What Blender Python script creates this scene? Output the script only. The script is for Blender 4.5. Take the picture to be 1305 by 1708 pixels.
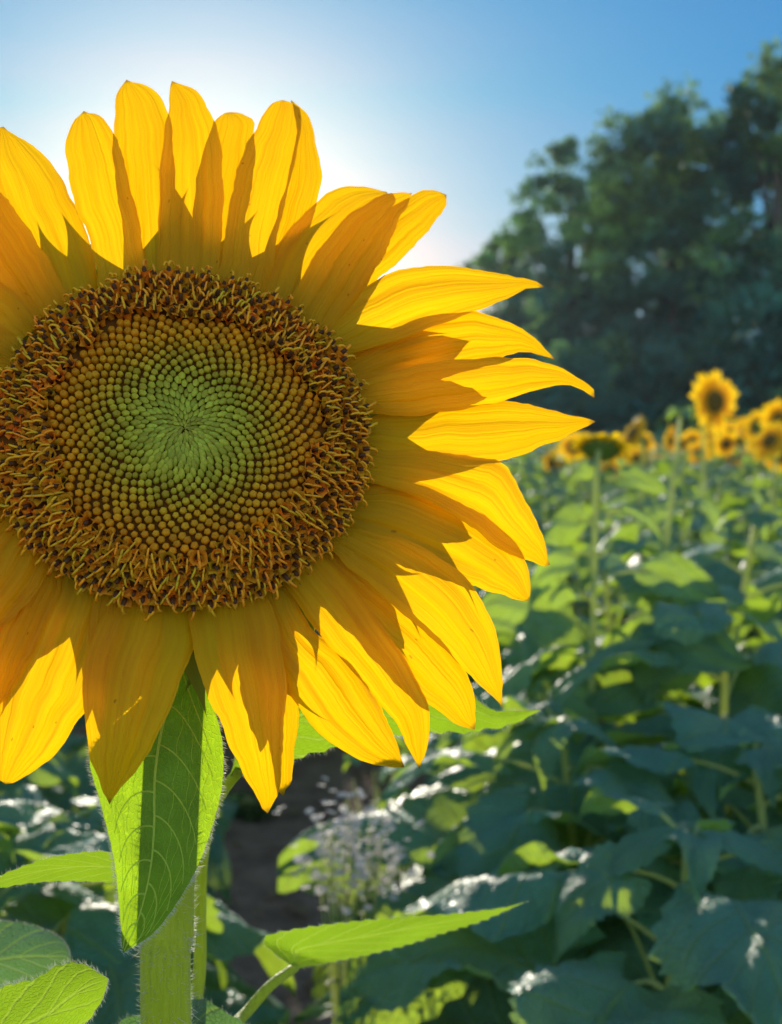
import bpy, math, random
import numpy as np
from math import radians, sin, cos, pi, sqrt, atan2
random.seed(7); RNG = np.random.default_rng(7)
for o in list(bpy.data.objects): bpy.data.objects.remove(o)
S = bpy.context.scene; COL = S.collection

# ------------------------------------------------------------------ camera
H = 1.45; PITCH = radians(4.42); K = 1708*42/36.0; D0 = 0.55
cd = bpy.data.cameras.new('camera'); cam = bpy.data.objects.new('camera', cd); COL.objects.link(cam)
cam.location = (0, 0, H); cam.rotation_euler = (radians(90)-PITCH, 0, 0)
cd.sensor_fit = 'VERTICAL'; cd.sensor_height = 36; cd.sensor_width = 27.5; cd.lens = 42
cd.clip_start = 0.02; cd.clip_end = 3000
cd.dof.use_dof = True; cd.dof.focus_distance = 0.545; cd.dof.aperture_fstop = 9.4; cd.dof.aperture_blades = 9
S.camera = cam
CAM = np.array([0, 0, H]); FW = np.array([0, cos(PITCH), -sin(PITCH)]); UP = np.array([0, sin(PITCH), cos(PITCH)]); RT = np.array([1.0, 0, 0])
def ray(x, y):
    x = np.asarray(x, float); y = np.asarray(y, float)
    return FW + ((x-652.5)/K)[..., None]*RT + ((854-y)/K)[..., None]*UP
def P(x, y, d):
    return CAM + ray(x, y)*np.asarray(d, float)[..., None]

# ------------------------------------------------------------------ light
sd = ray(338, 400); sd = sd/np.linalg.norm(sd)
ELEV = math.asin(sd[2]); AZ = atan2(sd[0], sd[1])
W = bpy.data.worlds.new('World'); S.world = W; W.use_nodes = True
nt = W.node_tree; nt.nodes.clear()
def wn(t, **k):
    n = nt.nodes.new(t)
    for a, b in k.items(): setattr(n, a, b)
    return n
sky = wn('ShaderNodeTexSky', sky_type='NISHITA', sun_disc=False, sun_elevation=ELEV, sun_rotation=AZ,
         altitude=200, air_density=1.0, dust_density=1.2, ozone_density=3.0)
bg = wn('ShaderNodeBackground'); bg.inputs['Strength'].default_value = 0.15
wo = wn('ShaderNodeOutputWorld')
EXPO = 1.3
def wmath(op, a, b=None, c=None):
    n = wn('ShaderNodeMath', operation=op)
    for i, v in enumerate((a, b, c)):
        if hasattr(v, 'is_output'): nt.links.new(v, n.inputs[i])
        elif v is not None: n.inputs[i].default_value = v
    return n.outputs[0]
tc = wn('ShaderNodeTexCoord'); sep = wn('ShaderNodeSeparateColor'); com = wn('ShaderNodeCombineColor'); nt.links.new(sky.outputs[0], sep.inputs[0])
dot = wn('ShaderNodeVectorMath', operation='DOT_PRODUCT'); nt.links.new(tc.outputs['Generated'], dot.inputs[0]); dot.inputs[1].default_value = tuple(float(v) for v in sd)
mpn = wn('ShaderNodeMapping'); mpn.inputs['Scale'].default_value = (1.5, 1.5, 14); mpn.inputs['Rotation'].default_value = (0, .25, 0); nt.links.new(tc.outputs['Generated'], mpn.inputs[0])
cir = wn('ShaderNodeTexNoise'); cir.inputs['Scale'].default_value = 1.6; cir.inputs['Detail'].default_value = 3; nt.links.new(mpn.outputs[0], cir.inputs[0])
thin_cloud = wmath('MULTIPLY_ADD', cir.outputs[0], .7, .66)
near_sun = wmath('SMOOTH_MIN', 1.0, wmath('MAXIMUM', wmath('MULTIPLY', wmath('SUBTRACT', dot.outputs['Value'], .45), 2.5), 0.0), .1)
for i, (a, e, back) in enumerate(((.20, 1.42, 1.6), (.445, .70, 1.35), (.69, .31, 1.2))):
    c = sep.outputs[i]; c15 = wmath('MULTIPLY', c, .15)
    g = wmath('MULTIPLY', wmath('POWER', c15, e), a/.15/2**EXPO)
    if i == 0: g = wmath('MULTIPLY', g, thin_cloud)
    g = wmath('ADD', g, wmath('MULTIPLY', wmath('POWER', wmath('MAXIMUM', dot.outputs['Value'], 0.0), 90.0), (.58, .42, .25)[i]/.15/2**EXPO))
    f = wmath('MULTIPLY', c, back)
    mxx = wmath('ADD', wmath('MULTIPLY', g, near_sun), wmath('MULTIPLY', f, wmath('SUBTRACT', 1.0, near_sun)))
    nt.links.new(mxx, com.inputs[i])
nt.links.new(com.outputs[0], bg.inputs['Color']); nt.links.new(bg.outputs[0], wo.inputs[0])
sl = bpy.data.lights.new('sun', 'SUN'); sl.energy = 2.75; sl.angle = radians(0.5); sl.color = (1.0, 0.90, 0.74)
so = bpy.data.objects.new('sun', sl); COL.objects.link(so)
from mathutils import Vector, Matrix
so.rotation_euler = Vector(sd).to_track_quat('Z', 'Y').to_euler(); so.location = (0, 0, 20)
S.render.engine = 'CYCLES'
S.view_settings.view_transform = 'Standard'; S.view_settings.look = 'None'; S.view_settings.gamma = 1
S.view_settings.exposure = EXPO
S.cycles.max_bounces = 10; S.cycles.transmission_bounces = 8; S.cycles.diffuse_bounces = 5

# ------------------------------------------------------------------ materials
class NM:
    def __init__(s, name):
        s.m = bpy.data.materials.new(name); s.m.use_nodes = True; s.t = s.m.node_tree; s.t.nodes.clear()
        s.out = s.n('ShaderNodeOutputMaterial')
    def n(s, typ, **k):
        n = s.t.nodes.new(typ)
        for a, b in k.items(): setattr(n, a, b)
        return n
    def l(s, a, b): s.t.links.new(a, b)
    def setin(s, n, key, v):
        if hasattr(v, 'is_output'): s.l(v, n.inputs[key])
        elif v is not None: n.inputs[key].default_value = v
    def math(s, op, a, b=None, c=None):
        n = s.n('ShaderNodeMath', operation=op)
        s.setin(n, 0, a); s.setin(n, 1, b); s.setin(n, 2, c)
        return n.outputs[0]
    def mix(s, f, a, b, mode='MIX'):
        n = s.n('ShaderNodeMix', data_type='RGBA', blend_type=mode)
        s.setin(n, 0, f); s.setin(n, 6, a); s.setin(n, 7, b)
        return n.outputs[2]
    def noise(s, vec, scale, detail=3, rough=.5):
        n = s.n('ShaderNodeTexNoise'); n.inputs['Scale'].default_value = scale
        n.inputs['Detail'].default_value = detail; n.inputs['Roughness'].default_value = rough
        if vec is not None: s.l(vec, n.inputs['Vector'])
        return n.outputs[0]
    def ramp(s, f, stops):
        n = s.n('ShaderNodeValToRGB'); r = n.color_ramp
        while len(r.elements) > 1: r.elements.remove(r.elements[-1])
        r.elements[0].position = stops[0][0]; r.elements[0].color = (*stops[0][1], 1)
        for p, c in stops[1:]:
            e = r.elements.new(p); e.color = (*c, 1)
        s.l(f, n.inputs[0]); return n.outputs[0]
    def mapr(s, f, a, b, c, d):
        n = s.n('ShaderNodeMapRange'); s.l(f, n.inputs[0])
        for i, v in enumerate((a, b, c, d)): n.inputs[i+1].default_value = v
        return n.outputs[0]
    def bump(s, h, dist, strength=1.0):
        n = s.n('ShaderNodeBump'); n.inputs['Distance'].default_value = dist; n.inputs['Strength'].default_value = strength
        s.l(h, n.inputs['Height']); return n.outputs[0]
    def thin(s, colr, colt, trans, rough=.5, spec=.5, nrm=None, sheen=0, sheen_tint=(1, 1, 1)):
        """a leaf-like sheet: reflects colr, lets colt through"""
        b = s.n('ShaderNodeBsdfPrincipled'); s.setin(b, 'Base Color', colr); s.setin(b, 'Roughness', rough)
        b.inputs['Specular IOR Level'].default_value = spec
        if sheen:
            b.inputs['Sheen Weight'].default_value = sheen; b.inputs['Sheen Roughness'].default_value = .4; b.inputs['Sheen Tint'].default_value = (*sheen_tint, 1)
        t = s.n('ShaderNodeBsdfTranslucent'); s.setin(t, 'Color', colt)
        if nrm is not None: s.l(nrm, b.inputs['Normal']); s.l(nrm, t.inputs['Normal'])
        mx = s.n('ShaderNodeMixShader'); s.setin(mx, 0, trans); s.l(b.outputs[0], mx.inputs[1]); s.l(t.outputs[0], mx.inputs[2])
        s.l(mx.outputs[0], s.out.inputs[0]); return s.m
    def solid(s, col, rough=.7, spec=.4, nrm=None, sss=0, sheen=0):
        b = s.n('ShaderNodeBsdfPrincipled'); s.setin(b, 'Base Color', col); s.setin(b, 'Roughness', rough)
        b.inputs['Specular IOR Level'].default_value = spec
        if nrm is not None: s.l(nrm, b.inputs['Normal'])
        if sss:
            b.inputs['Subsurface Weight'].default_value = sss; b.inputs['Subsurface Scale'].default_value = .01
        if sheen: b.inputs['Sheen Weight'].default_value = sheen
        s.l(b.outputs[0], s.out.inputs[0]); return s.m
    def uv(s, sx=1, sy=1):
        u = s.n('ShaderNodeUVMap'); mp = s.n('ShaderNodeMapping'); mp.inputs['Scale'].default_value = (sx, sy, 1)
        oi = s.n('ShaderNodeObjectInfo'); s.l(u.outputs[0], mp.inputs[0])
        ad = s.n('ShaderNodeVectorMath', operation='ADD'); s.l(mp.outputs[0], ad.inputs[0])
        cm = s.n('ShaderNodeCombineXYZ'); s.l(s.math('MULTIPLY', oi.outputs['Random'], 37.0), cm.inputs[2])
        s.l(cm.outputs[0], ad.inputs[1]); return ad.outputs[0], u.outputs[0]
    def geo(s): return s.n('ShaderNodeTexCoord').outputs['Object']
    def rnd(s): return s.n('ShaderNodeObjectInfo').outputs['Random']
    def attr(s, name='Col'): return s.n('ShaderNodeAttribute', attribute_name=name).outputs[0]

def petal_material(name, hero=True):
    q = NM(name); v, uv = q.uv(26, .8)
    st = q.noise(v, 1.0, 4, .6)
    v2, _ = q.uv(5, 2.2); big = q.noise(v2, 1.0, 2)
    v3, _ = q.uv(70, 6); fine = q.noise(v3, 1.0, 2)
    f = q.math('ADD', q.math('MULTIPLY', st, .6), q.math('MULTIPLY', big, .4))
    cr = q.ramp(f, [(.30, (.70, .30, .003)), (.5, (.80, .40, .004)), (.72, (.86, .49, .006))])
    ct = q.ramp(f, [(.30, (.86, .42, .001)), (.5, (.96, .55, .0015)), (.72, (1.0, .66, .002))])
    # greener/duller base of the petal, warmer tip
    sp = q.n('ShaderNodeSeparateXYZ'); q.l(uv, sp.inputs[0])
    base = q.mapr(sp.outputs[1], .0, .42, 1, 0)
    cr = q.mix(q.math('MULTIPLY', base, .55), cr, (.72, .47, .01, 1))
    ct = q.mix(q.math('MULTIPLY', base, .45), ct, (.78, .52, .004, 1))
    rv = q.rnd(); cr = q.mix(q.math('MULTIPLY', rv, .35), cr, (.84, .36, .003, 1)); ct = q.mix(q.math('MULTIPLY', rv, .30), ct, (.95, .48, .001, 1))
    tipm = q.mapr(q.math('ADD', sp.outputs[1], q.math('MULTIPLY', big, .03)), .985, 1.01, 0, .9)
    cr = q.mix(tipm, cr, (.22, .12, .02, 1)); ct = q.mix(tipm, ct, (.25, .14, .02, 1))
    # small brown blemishes
    v4, _ = q.uv(9, 16); bl = q.noise(v4, 1.0, 1)
    bm = q.mapr(bl, .775, .80, 0, .55)
    cr = q.mix(bm, cr, (.30, .10, .01, 1)); ct = q.mix(bm, ct, (.35, .12, .005, 1))
    h = q.math('ADD', q.math('MULTIPLY', st, 1.0), q.math('MULTIPLY', fine, .35))
    # long parallel veins, fanning with the width of the petal
    uu = q.math('ADD', q.math('MULTIPLY', sp.outputs[0], 6.0), q.math('MULTIPLY', big, .7))
    fr = q.math('ABSOLUTE', q.math('SUBTRACT', q.math('FRACT', uu), .5)); gv = q.math('MULTIPLY', q.mapr(fr, 0, .20, 1, 0), q.mapr(st, .35, .65, .1, 1))
    h = q.math('SUBTRACT', h, q.math('MULTIPLY', gv, .7))
    cr = q.mix(q.math('MULTIPLY', gv, .24), cr, (.62, .24, .002, 1)); ct = q.mix(q.math('MULTIPLY', gv, .34), ct, (.70, .30, .001, 1))
    nb = q.bump(h, .0008, .8)
    return q.thin(cr, ct, .58, .5, .15, nb)
M = {}
M['petal'] = petal_material('sunflower petal')

def leaf_material(name, colr, colt, trans=.45, rough=.45, spec=.5, bump=.004, nveins=7, vein=(.22, .34, .08), sheen=.0, fine=False, st=(1, 1, 1)):
    q = NM(name); v, uv = q.uv(1, 1)
    sp = q.n('ShaderNodeSeparateXYZ'); q.l(uv, sp.inputs[0])
    a = q.math('ABSOLUTE', q.math('SUBTRACT', sp.outputs[0], .5))
    # side veins sweep towards the tip
    ph = q.math('SUBTRACT', sp.outputs[1], q.math('MULTIPLY', q.math('POWER', a, .8), .55))
    ph = q.math('FRACT', q.math('MULTIPLY', q.math('ADD', ph, 1.0), float(nveins)))
    dv = q.math('ABSOLUTE', q.math('SUBTRACT', ph, .5))
    ln = q.mapr(dv, .035, .10, 1, 0); mid = q.mapr(a, .008, .03, 1, 0)
    vm = q.math('MAXIMUM', q.math('MULTIPLY', ln, .75), mid) if not fine else q.math('MULTIPLY', mid, .6)
    geo = q.geo()
    nz = q.noise(geo, 14 if not fine else 60, 3)
    cr = q.mix(q.mapr(nz, .3, .7, 0, 1), (*[c*.72 for c in colr], 1), (*[c*1.2 for c in colr], 1))
    ct = q.mix(q.mapr(nz, .3, .7, 0, 1), (*[c*.8 for c in colt], 1), (*[min(1, c*1.15) for c in colt], 1))
    hue = q.rnd()
    cr = q.mix(q.math('MULTIPLY', hue, .35), cr, (colr[0]*1.6, colr[1]*1.1, colr[2]*.6, 1))
    vo = q.n('ShaderNodeTexVoronoi', feature='DISTANCE_TO_EDGE'); vo.inputs['Scale'].default_value = 26 if not fine else 34
    uu, _ = q.uv(1, 1.6); q.l(uu, vo.inputs['Vector'])
    net = q.mapr(vo.outputs['Distance'], .0, .12, 1, 0)
    k = .5 if fine else .15
    cr = q.mix(q.math('MULTIPLY', vm, .55), cr, (*vein, 1)); ct = q.mix(q.math('MULTIPLY', vm, .45), ct, (vein[0]*2.0, vein[1]*1.7, vein[2], 1))
    ct = q.mix(q.math('MULTIPLY', net, k), ct, (min(1, colt[0]*1.7), min(1, colt[1]*1.5), colt[2]*1.5, 1))
    hh = q.math('ADD', q.math('MULTIPLY', vm, -1.0), q.math('MULTIPLY', net, -.35))
    hh = q.math('ADD', hh, q.math('MULTIPLY', nz, .8))
    return q.thin(cr, ct, trans, rough, spec, q.bump(hh, bump, .7), sheen=sheen, sheen_tint=st)
M['leaf'] = leaf_material('field leaf', (.075, .225, .165), (.46, .66, .03), .46, .40, .20, bump=.013, sheen=.5, st=(.45, .80, .90))
M['leaf_pale'] = leaf_material('fuzzy pale leaf', (.10, .19, .12), (.14, .30, .03), .35, .5, .5, sheen=.6)
M['leaf_lit'] = leaf_material('near leaf', (.075, .16, .03), (.27, .45, .012), .60, .5, .25, bump=.0016, sheen=.1)
M['leaf_hero'] = leaf_material('hanging leaf', (.11, .22, .03), (.33, .54, .012), .62, .5, .35, bump=.0010, nveins=1.0, vein=(.12, .24, .03), fine=True)
q = NM('vein'); M['vein'] = q.thin((.42, .55, .14, 1), (.95, 1.0, .25, 1), .7, .5, .3)
q = NM('stem green'); mp = q.n('ShaderNodeMapping'); mp.inputs['Scale'].default_value = (1, 1, .12); q.l(q.geo(), mp.inputs[0]); z = q.noise(mp.outputs[0], 420, 4)
M['stem'] = q.thin(q.mix(z, (.24, .31, .02, 1), (.40, .48, .05, 1)), q.mix(z, (.50, .62, .04, 1), (.70, .78, .08, 1)), .42, .5, .3, q.bump(z, .003, 1.0), sheen=.3)
q = NM('far stem'); M['fstem'] = q.thin((.42, .46, .16, 1), (.75, .80, .25, 1), .45, .5, .3, sheen=.4)
q = NM('hair'); M['hair'] = q.thin((.75, .75, .62, 1), (.85, .85, .68, 1), .5, .4, .5)
q = NM('bract'); v, uv = q.uv(14, 1.5); z = q.noise(v, 1, 3)
M['bract'] = q.thin(q.mix(z, (.10, .16, .02, 1), (.16, .23, .03, 1)), (.38, .34, .02, 1), .3, .55, .3, q.bump(z, .0008, .5))
q = NM('receptacle'); z = q.noise(q.geo(), 300, 2)
M['recept'] = q.solid(q.mix(z, (.11, .035, .003, 1), (.22, .07, .005, 1)), .8, .2)
q = NM('bud'); z = q.noise(q.geo(), 700, 2)
M['bud'] = q.solid(q.mix(q.mapr(z, .35, .7, 0, .35), q.attr(), (.20, .07, .004, 1)), .6, .15, q.bump(z, .0003, .5), sss=.15)
q = NM('floret'); M['floret'] = q.solid(q.attr(), .6, .25, sss=.1)
q = NM('background petal'); v, uv = q.uv(10, 1); z = q.noise(v, 1, 2)
M['bpetal'] = q.thin(q.mix(z, (.80, .40, .005, 1), (.90, .52, .01, 1)), q.mix(z, (.9, .55, .004, 1), (.98, .68, .006, 1)), .55, .5, .3)
q = NM('background disc'); z = q.noise(q.geo(), 120, 3)
M['bdisc'] = q.solid(q.mix(q.mapr(z, .4, .6, 0, 1), (.09, .045, .008, 1), (.24, .15, .03, 1)), .9, .1, q.bump(z, .01, 1))
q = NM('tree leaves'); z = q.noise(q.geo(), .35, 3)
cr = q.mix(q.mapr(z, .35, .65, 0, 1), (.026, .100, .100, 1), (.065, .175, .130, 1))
sun_patch = q.noise(q.geo(), .28, 2); cr = q.mix(q.mapr(sun_patch, .50, .60, 0, .9), cr, (.20, .34, .07, 1))  # sunlit clumps painted into the leaf colour as lighter yellow-green noise patches
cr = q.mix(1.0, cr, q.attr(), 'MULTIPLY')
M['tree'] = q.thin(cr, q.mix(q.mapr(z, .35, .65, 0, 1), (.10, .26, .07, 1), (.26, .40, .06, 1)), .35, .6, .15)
q = NM('bark'); z = q.noise(q.geo(), 6, 4)
M['bark'] = q.solid(q.mix(z, (.05, .038, .028, 1), (.12, .095, .07, 1)), .9, .2, q.bump(z, .05, .8))
q = NM('soil'); g = q.geo(); z = q.noise(g, 9, 6, .65); z2 = q.noise(g, 1.2, 3)
M['soil'] = q.solid(q.mix(q.mapr(z, .35, .68, 0, 1), q.mix(z2, (.13, .075, .050, 1), (.20, .12, .08, 1)), (.32, .21, .145, 1)), .95, .15, q.bump(z, .04, 1))
q = NM('blossom white'); M['white'] = q.thin((.60, .55, .56, 1), (.6, .55, .5, 1), .45, .6, .3)
q = NM('blossom eye'); M['eye'] = q.solid((.55, .40, .06, 1), .8, .2)
M['weed'] = leaf_material('weed leaf', (.035, .095, .028), (.22, .42, .03), .45, .5, .4)
M['dry'] = NM('dry leaf').thin((.26, .17, .09, 1), (.3, .2, .08, 1), .3, .8, .2)

# ------------------------------------------------------------------ mesh helpers
class MB:
    def __init__(s): s.v = []; s.f = []; s.uv = []; s.mi = []; s.c = []; s.n = 0
    def add(s, V, F, UV=None, mi=0, col=None):
        V = np.asarray(V, float).reshape(-1, 3); s.v.append(V)
        s.f += [tuple(int(i)+s.n for i in f) for f in F]
        s.uv.append(np.zeros((len(V), 2)) if UV is None else np.asarray(UV, float).reshape(-1, 2))
        s.c.append(np.tile([*(col if col is not None else (1, 1, 1)), 1.0], (len(V), 1)))
        s.mi += [mi]*len(F); s.n += len(V)
        return s
    def grid(s, G, uv=None, mi=0, closed=False, col=None):
        n, m = G.shape[:2]; F = []
        mm = m if closed else m-1
        for i in range(n-1):
            for j in range(mm):
                F.append((i*m+j, i*m+(j+1) % m, (i+1)*m+(j+1) % m, (i+1)*m+j))
        if uv is None:
            a, b = np.meshgrid(np.linspace(0, 1, n), np.linspace(0, 1, m), indexing='ij'); uv = np.stack([b, a], -1)
        return s.add(G.reshape(-1, 3), F, uv.reshape(-1, 2), mi, col)
    def tube(s, pts, rad, k=8, mi=0, col=None, caps=True):
        pts = np.asarray(pts, float); n = len(pts); rad = np.broadcast_to(np.asarray(rad, float), (n,))
        T = np.gradient(pts, axis=0); T /= np.linalg.norm(T, axis=1)[:, None]+1e-12
        a = np.array([0, 0, 1.0]) if abs(T[0][2]) < .9 else np.array([1.0, 0, 0])
        G = np.zeros((n, k, 3)); ang = np.arange(k)*2*pi/k
        u = np.cross(T[0], a); u /= np.linalg.norm(u)
        for i in range(n):
            u = u-T[i]*np.dot(u, T[i]); u /= np.linalg.norm(u)+1e-12; w = np.cross(T[i], u)
            G[i] = pts[i]+rad[i]*(np.cos(ang)[:, None]*u+np.sin(ang)[:, None]*w)
        b = s.n; s.grid(G, mi=mi, closed=True, col=col)
        if caps: s.f += [tuple(b+j for j in range(k))[::-1], tuple(b+(n-1)*k+j for j in range(k))]; s.mi += [mi, mi]
        return s
    def build(s, name, mats, parent=None, smooth=True):
        me = bpy.data.meshes.new(name)
        V = np.concatenate(s.v)
        me.from_pydata(V.tolist(), [], s.f)
        if not isinstance(mats, (list, tuple)): mats = [mats]
        for m in mats: me.materials.append(m)
        li = np.empty(len(me.loops), np.int32); me.loops.foreach_get('vertex_index', li)
        ul = me.uv_layers.new(name='UVMap'); ul.data.foreach_set('uv', np.concatenate(s.uv)[li].astype(np.float32).ravel())
        ca = me.color_attributes.new('Col', 'FLOAT_COLOR', 'POINT'); ca.data.foreach_set('color', np.concatenate(s.c).astype(np.float32).ravel())
        if len(mats) > 1: me.polygons.foreach_set('material_index', np.array(s.mi, np.int32))
        if smooth: me.polygons.foreach_set('use_smooth', np.ones(len(me.polygons), bool))
        me.update()
        o = bpy.data.objects.new(name, me); COL.objects.link(o)
        if parent is not None: o.parent = parent
        return o
def empty(name, loc, rz=0):
    o = bpy.data.objects.new(name, None); COL.objects.link(o); o.location = tuple(loc); o.rotation_euler = (0, 0, rz)
    o.empty_display_size = .1; return o
def tag(o, label=None, cat=None, group=None, kind=None):
    if label: o['label'] = label
    if cat: o['category'] = cat
    if group: o['group'] = group
    if kind: o['kind'] = kind
    return o
def spline(pts, n):
    p = np.asarray(pts, float)
    e = np.vstack([2*p[0]-p[1], p, 2*p[-1]-p[-2]])
    out = []
    for i in range(len(p)-1):
        a, b, c, d = e[i:i+4]
        for t in np.linspace(0, 1, 24, endpoint=False):
            out.append(.5*((2*b)+(c-a)*t+(2*a-5*b+4*c-d)*t*t+(3*b-a-3*c+d)*t**3))
    out.append(p[-1]); out = np.array(out)
    L = np.concatenate([[0], np.cumsum(np.linalg.norm(np.diff(out, axis=0), axis=1))]); L /= L[-1]
    q = np.linspace(0, 1, n)
    return np.stack([np.interp(q, L, out[:, k]) for k in range(out.shape[1])], 1)

# ------------------------------------------------------------------ main flower frame
C = P(308, 724, D0); vc = (C-CAM)/np.linalg.norm(C-CAM)
U = np.cross(vc, [0, 0, 1.0]); U /= np.linalg.norm(U); v0 = np.cross(U, vc)
TILT = radians(20)
N = -cos(TILT)*vc+sin(TILT)*v0; V_ = np.cross(N, U); N /= np.linalg.norm(N)
RX = 303/K*D0; RY = 272/K*D0/cos(TILT)
def FP(x, y, off):
    r = ray(x, y); t = ((C-CAM)@N)/(r@N)
    return CAM+r*(t+off)[..., None]
def D(a, b, h):   # disc coordinates, a and b in disc radii, h metres towards the viewer
    return C+np.multiply.outer(np.asarray(a)*RX, U)+np.multiply.outer(np.asarray(b)*RY, V_)+np.multiply.outer(np.asarray(h), N)

hero = empty('sunflower', (P(281, 1500, .60)[0], P(281, 1500, .60)[1], 0))
tag(hero, 'huge open foreground sunflower, backlit, long yellow petals around a green centred brown disc', 'sunflower')
HO = np.array(hero.location)
def hb(mb, name, mats, parent=None):   # build in hero-local coordinates
    for i in range(len(mb.v)): mb.v[i] = mb.v[i]-HO
    return mb.build(name, mats, hero if parent is None else parent)

# petals: outline edges traced (base to tip), own depth, cupping, pleats
PET = [
 # L, R, off0, off1, arch
 ([(60,560),(-10,400),(-40,280),(-20,222),(6,211)],[(165,500),(158,430),(130,350),(97,290),(60,245),(6,211)],.012,.026,-.004),
 ([(40,545),(-40,420),(-70,330),(-50,285)],[(120,505),(88,445),(50,385),(5,325),(-50,285)],.007,.010,-.008),
 ([(10,580),(-80,480),(-120,400),(-110,370)],[(80,520),(40,450),(-10,385),(-110,370)],.012,.022,-.004),
 ([(-10,600),(-90,570),(-160,510),(-190,470)],[(65,545),(20,485),(-60,440),(-190,470)],.006,.010,-.008),
 ([(165,500),(160,430),(125,340),(111,260),(115,215),(140,185)],[(250,480),(238,400),(215,300),(190,225),(165,193),(140,185)],.006,.014,-.006),
 ([(205,480),(208,390),(196,300),(189,215),(193,160),(211,133)],[(300,470),(297,380),(292,290),(284,200),(258,150),(211,133)],.011,.024,-.005),
 ([(262,480),(265,380),(266,290),(277,210),(284,165),(287,135)],[(365,480),(372,380),(374,290),(358,205),(330,155),(287,135)],.0075,.018,-.006),
 ([(300,480),(322,380),(330,290),(355,210),(370,192),(385,187)],[(400,480),(405,400),(420,300),(426,214),(414,195),(385,187)],.012,.026,-.002),
 ([(360,480),(375,400),(395,290),(425,215),(450,175),(472,167)],[(445,490),(462,400),(485,300),(501,220),(500,180),(472,167)],.007,.012,-.008),
 ([(410,490),(450,390),(480,290),(492,220),(486,180),(486,167)],[(475,510),(505,420),(530,330),(534,280),(517,200),(486,167)],.012,.026,-.003),
 ([(430,510),(470,400),(533,333),(560,317),(600,312),(645,320)],[(515,525),(560,450),(600,400),(640,360),(655,335),(645,320)],.010,.022,-.004),
 ([(470,520),(515,445),(568,372),(630,328),(665,322),(688,322)],[(555,560),(605,485),(640,425),(665,370),(688,322)],.005,.010,-.009),
 ([(500,540),(560,440),(620,370),(680,325),(720,318),(745,325)],[(570,570),(620,482),(660,440),(710,390),(742,347),(745,325)],.011,.022,-.003),
 ([(520,560),(580,500),(640,458),(720,443),(800,448),(880,467),(908,478)],[(555,600),(640,575),(710,550),(780,525),(840,500),(880,482),(908,478)],.006,.020,-.010),
 ([(550,612),(620,560),(680,533),(750,517),(820,525),(885,558),(926,600)],[(572,645),(650,640),(740,622),(820,600),(870,587),(912,594),(926,600)],.011,.024,-.004),
 ([(580,640),(680,612),(780,600),(870,596),(930,612),(985,643),(992,664)],[(595,690),(700,692),(790,678),(860,662),(930,642),(972,650),(992,664)],.006,.016,-.010),
 ([(595,700),(700,680),(780,670),(850,668),(920,685),(975,697),(994,703)],[(600,745),(700,768),(790,772),(860,762),(930,735),(975,714),(994,703)],.011,.018,-.005),
 ([(590,750),(700,750),(790,762),(840,775),(880,840),(908,900),(918,942)],[(600,800),(700,830),(760,862),(820,905),(860,930),(895,940),(918,942)],.006,.016,-.008),
 ([(575,810),(680,800),(760,830),(830,875),(875,935),(888,980),(882,1002)],[(555,870),(620,915),(700,945),(770,972),(830,990),(860,1000),(882,1002)],.010,.018,-.006),
 ([(575,880),(680,900),(760,950),(800,990),(828,1060),(838,1130),(838,1180)],[(520,890),(600,960),(670,1020),(730,1075),(780,1120),(810,1150),(838,1180)],.0055,.012,-.007),
 ([(545,905),(640,980),(710,1040),(760,1095),(785,1140),(795,1185),(792,1217)],[(480,930),(560,1020),(620,1090),(680,1150),(720,1180),(760,1207),(792,1217)],.0105,.018,-.004),
 ([(530,915),(600,990),(650,1060),(700,1140),(717,1200),(715,1240),(700,1283)],[(455,950),(520,1040),(580,1110),(630,1170),(665,1210),(685,1255),(700,1283)],.006,.010,-.007),
 ([(480,970),(520,1050),(590,1100),(635,1180),(660,1230),(675,1280)],[(415,985),(440,1060),(480,1150),(530,1220),(590,1262),(640,1278),(675,1280)],.0105,.016,-.003),
 ([(470,985),(490,1080),(497,1180),(495,1240),(485,1300),(474,1328)],[(425,985),(430,1100),(440,1180),(450,1250),(462,1310),(474,1328)],.014,.020,-.002),
 ([(440,980),(462,1040),(477,1120),(474,1220),(468,1310),(447,1357)],[(330,985),(315,1040),(338,1130),(370,1210),(408,1290),(447,1357)],.006,.008,-.008),
 ([(305,985),(325,1060),(313,1110),(275,1200),(230,1280),(183,1342)],[(215,975),(165,1040),(140,1120),(145,1220),(158,1290),(183,1342)],.006,.008,-.008),
 ([(210,965),(198,1050),(172,1130),(138,1192),(90,1258),(30,1303),(10,1308)],[(105,920),(70,1000),(30,1090),(5,1170),(-5,1240),(-2,1295),(10,1308)],.0105,.014,-.004),
 ([(130,935),(105,1010),(65,1090),(20,1160),(-20,1230)],[(60,890),(10,960),(-40,1040),(-60,1130),(-20,1230)],.013,.020,-.003),
 ([(80,875),(90,920),(60,990),(0,1050),(-60,1100)],[(30,845),(-30,900),(-80,980),(-80,1050),(-60,1100)],.006,.010,-.008),
 ([(55,850),(50,880),(0,930),(-80,980),(-150,1010)],[(10,780),(-60,830),(-120,900),(-150,1010)],.011,.018,-.004),
 ([(25,780),(32,815),(0,850),(-80,880),(-190,890)],[(5,730),(-60,760),(-140,810),(-190,890)],.0055,.012,-.008),
]
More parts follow.
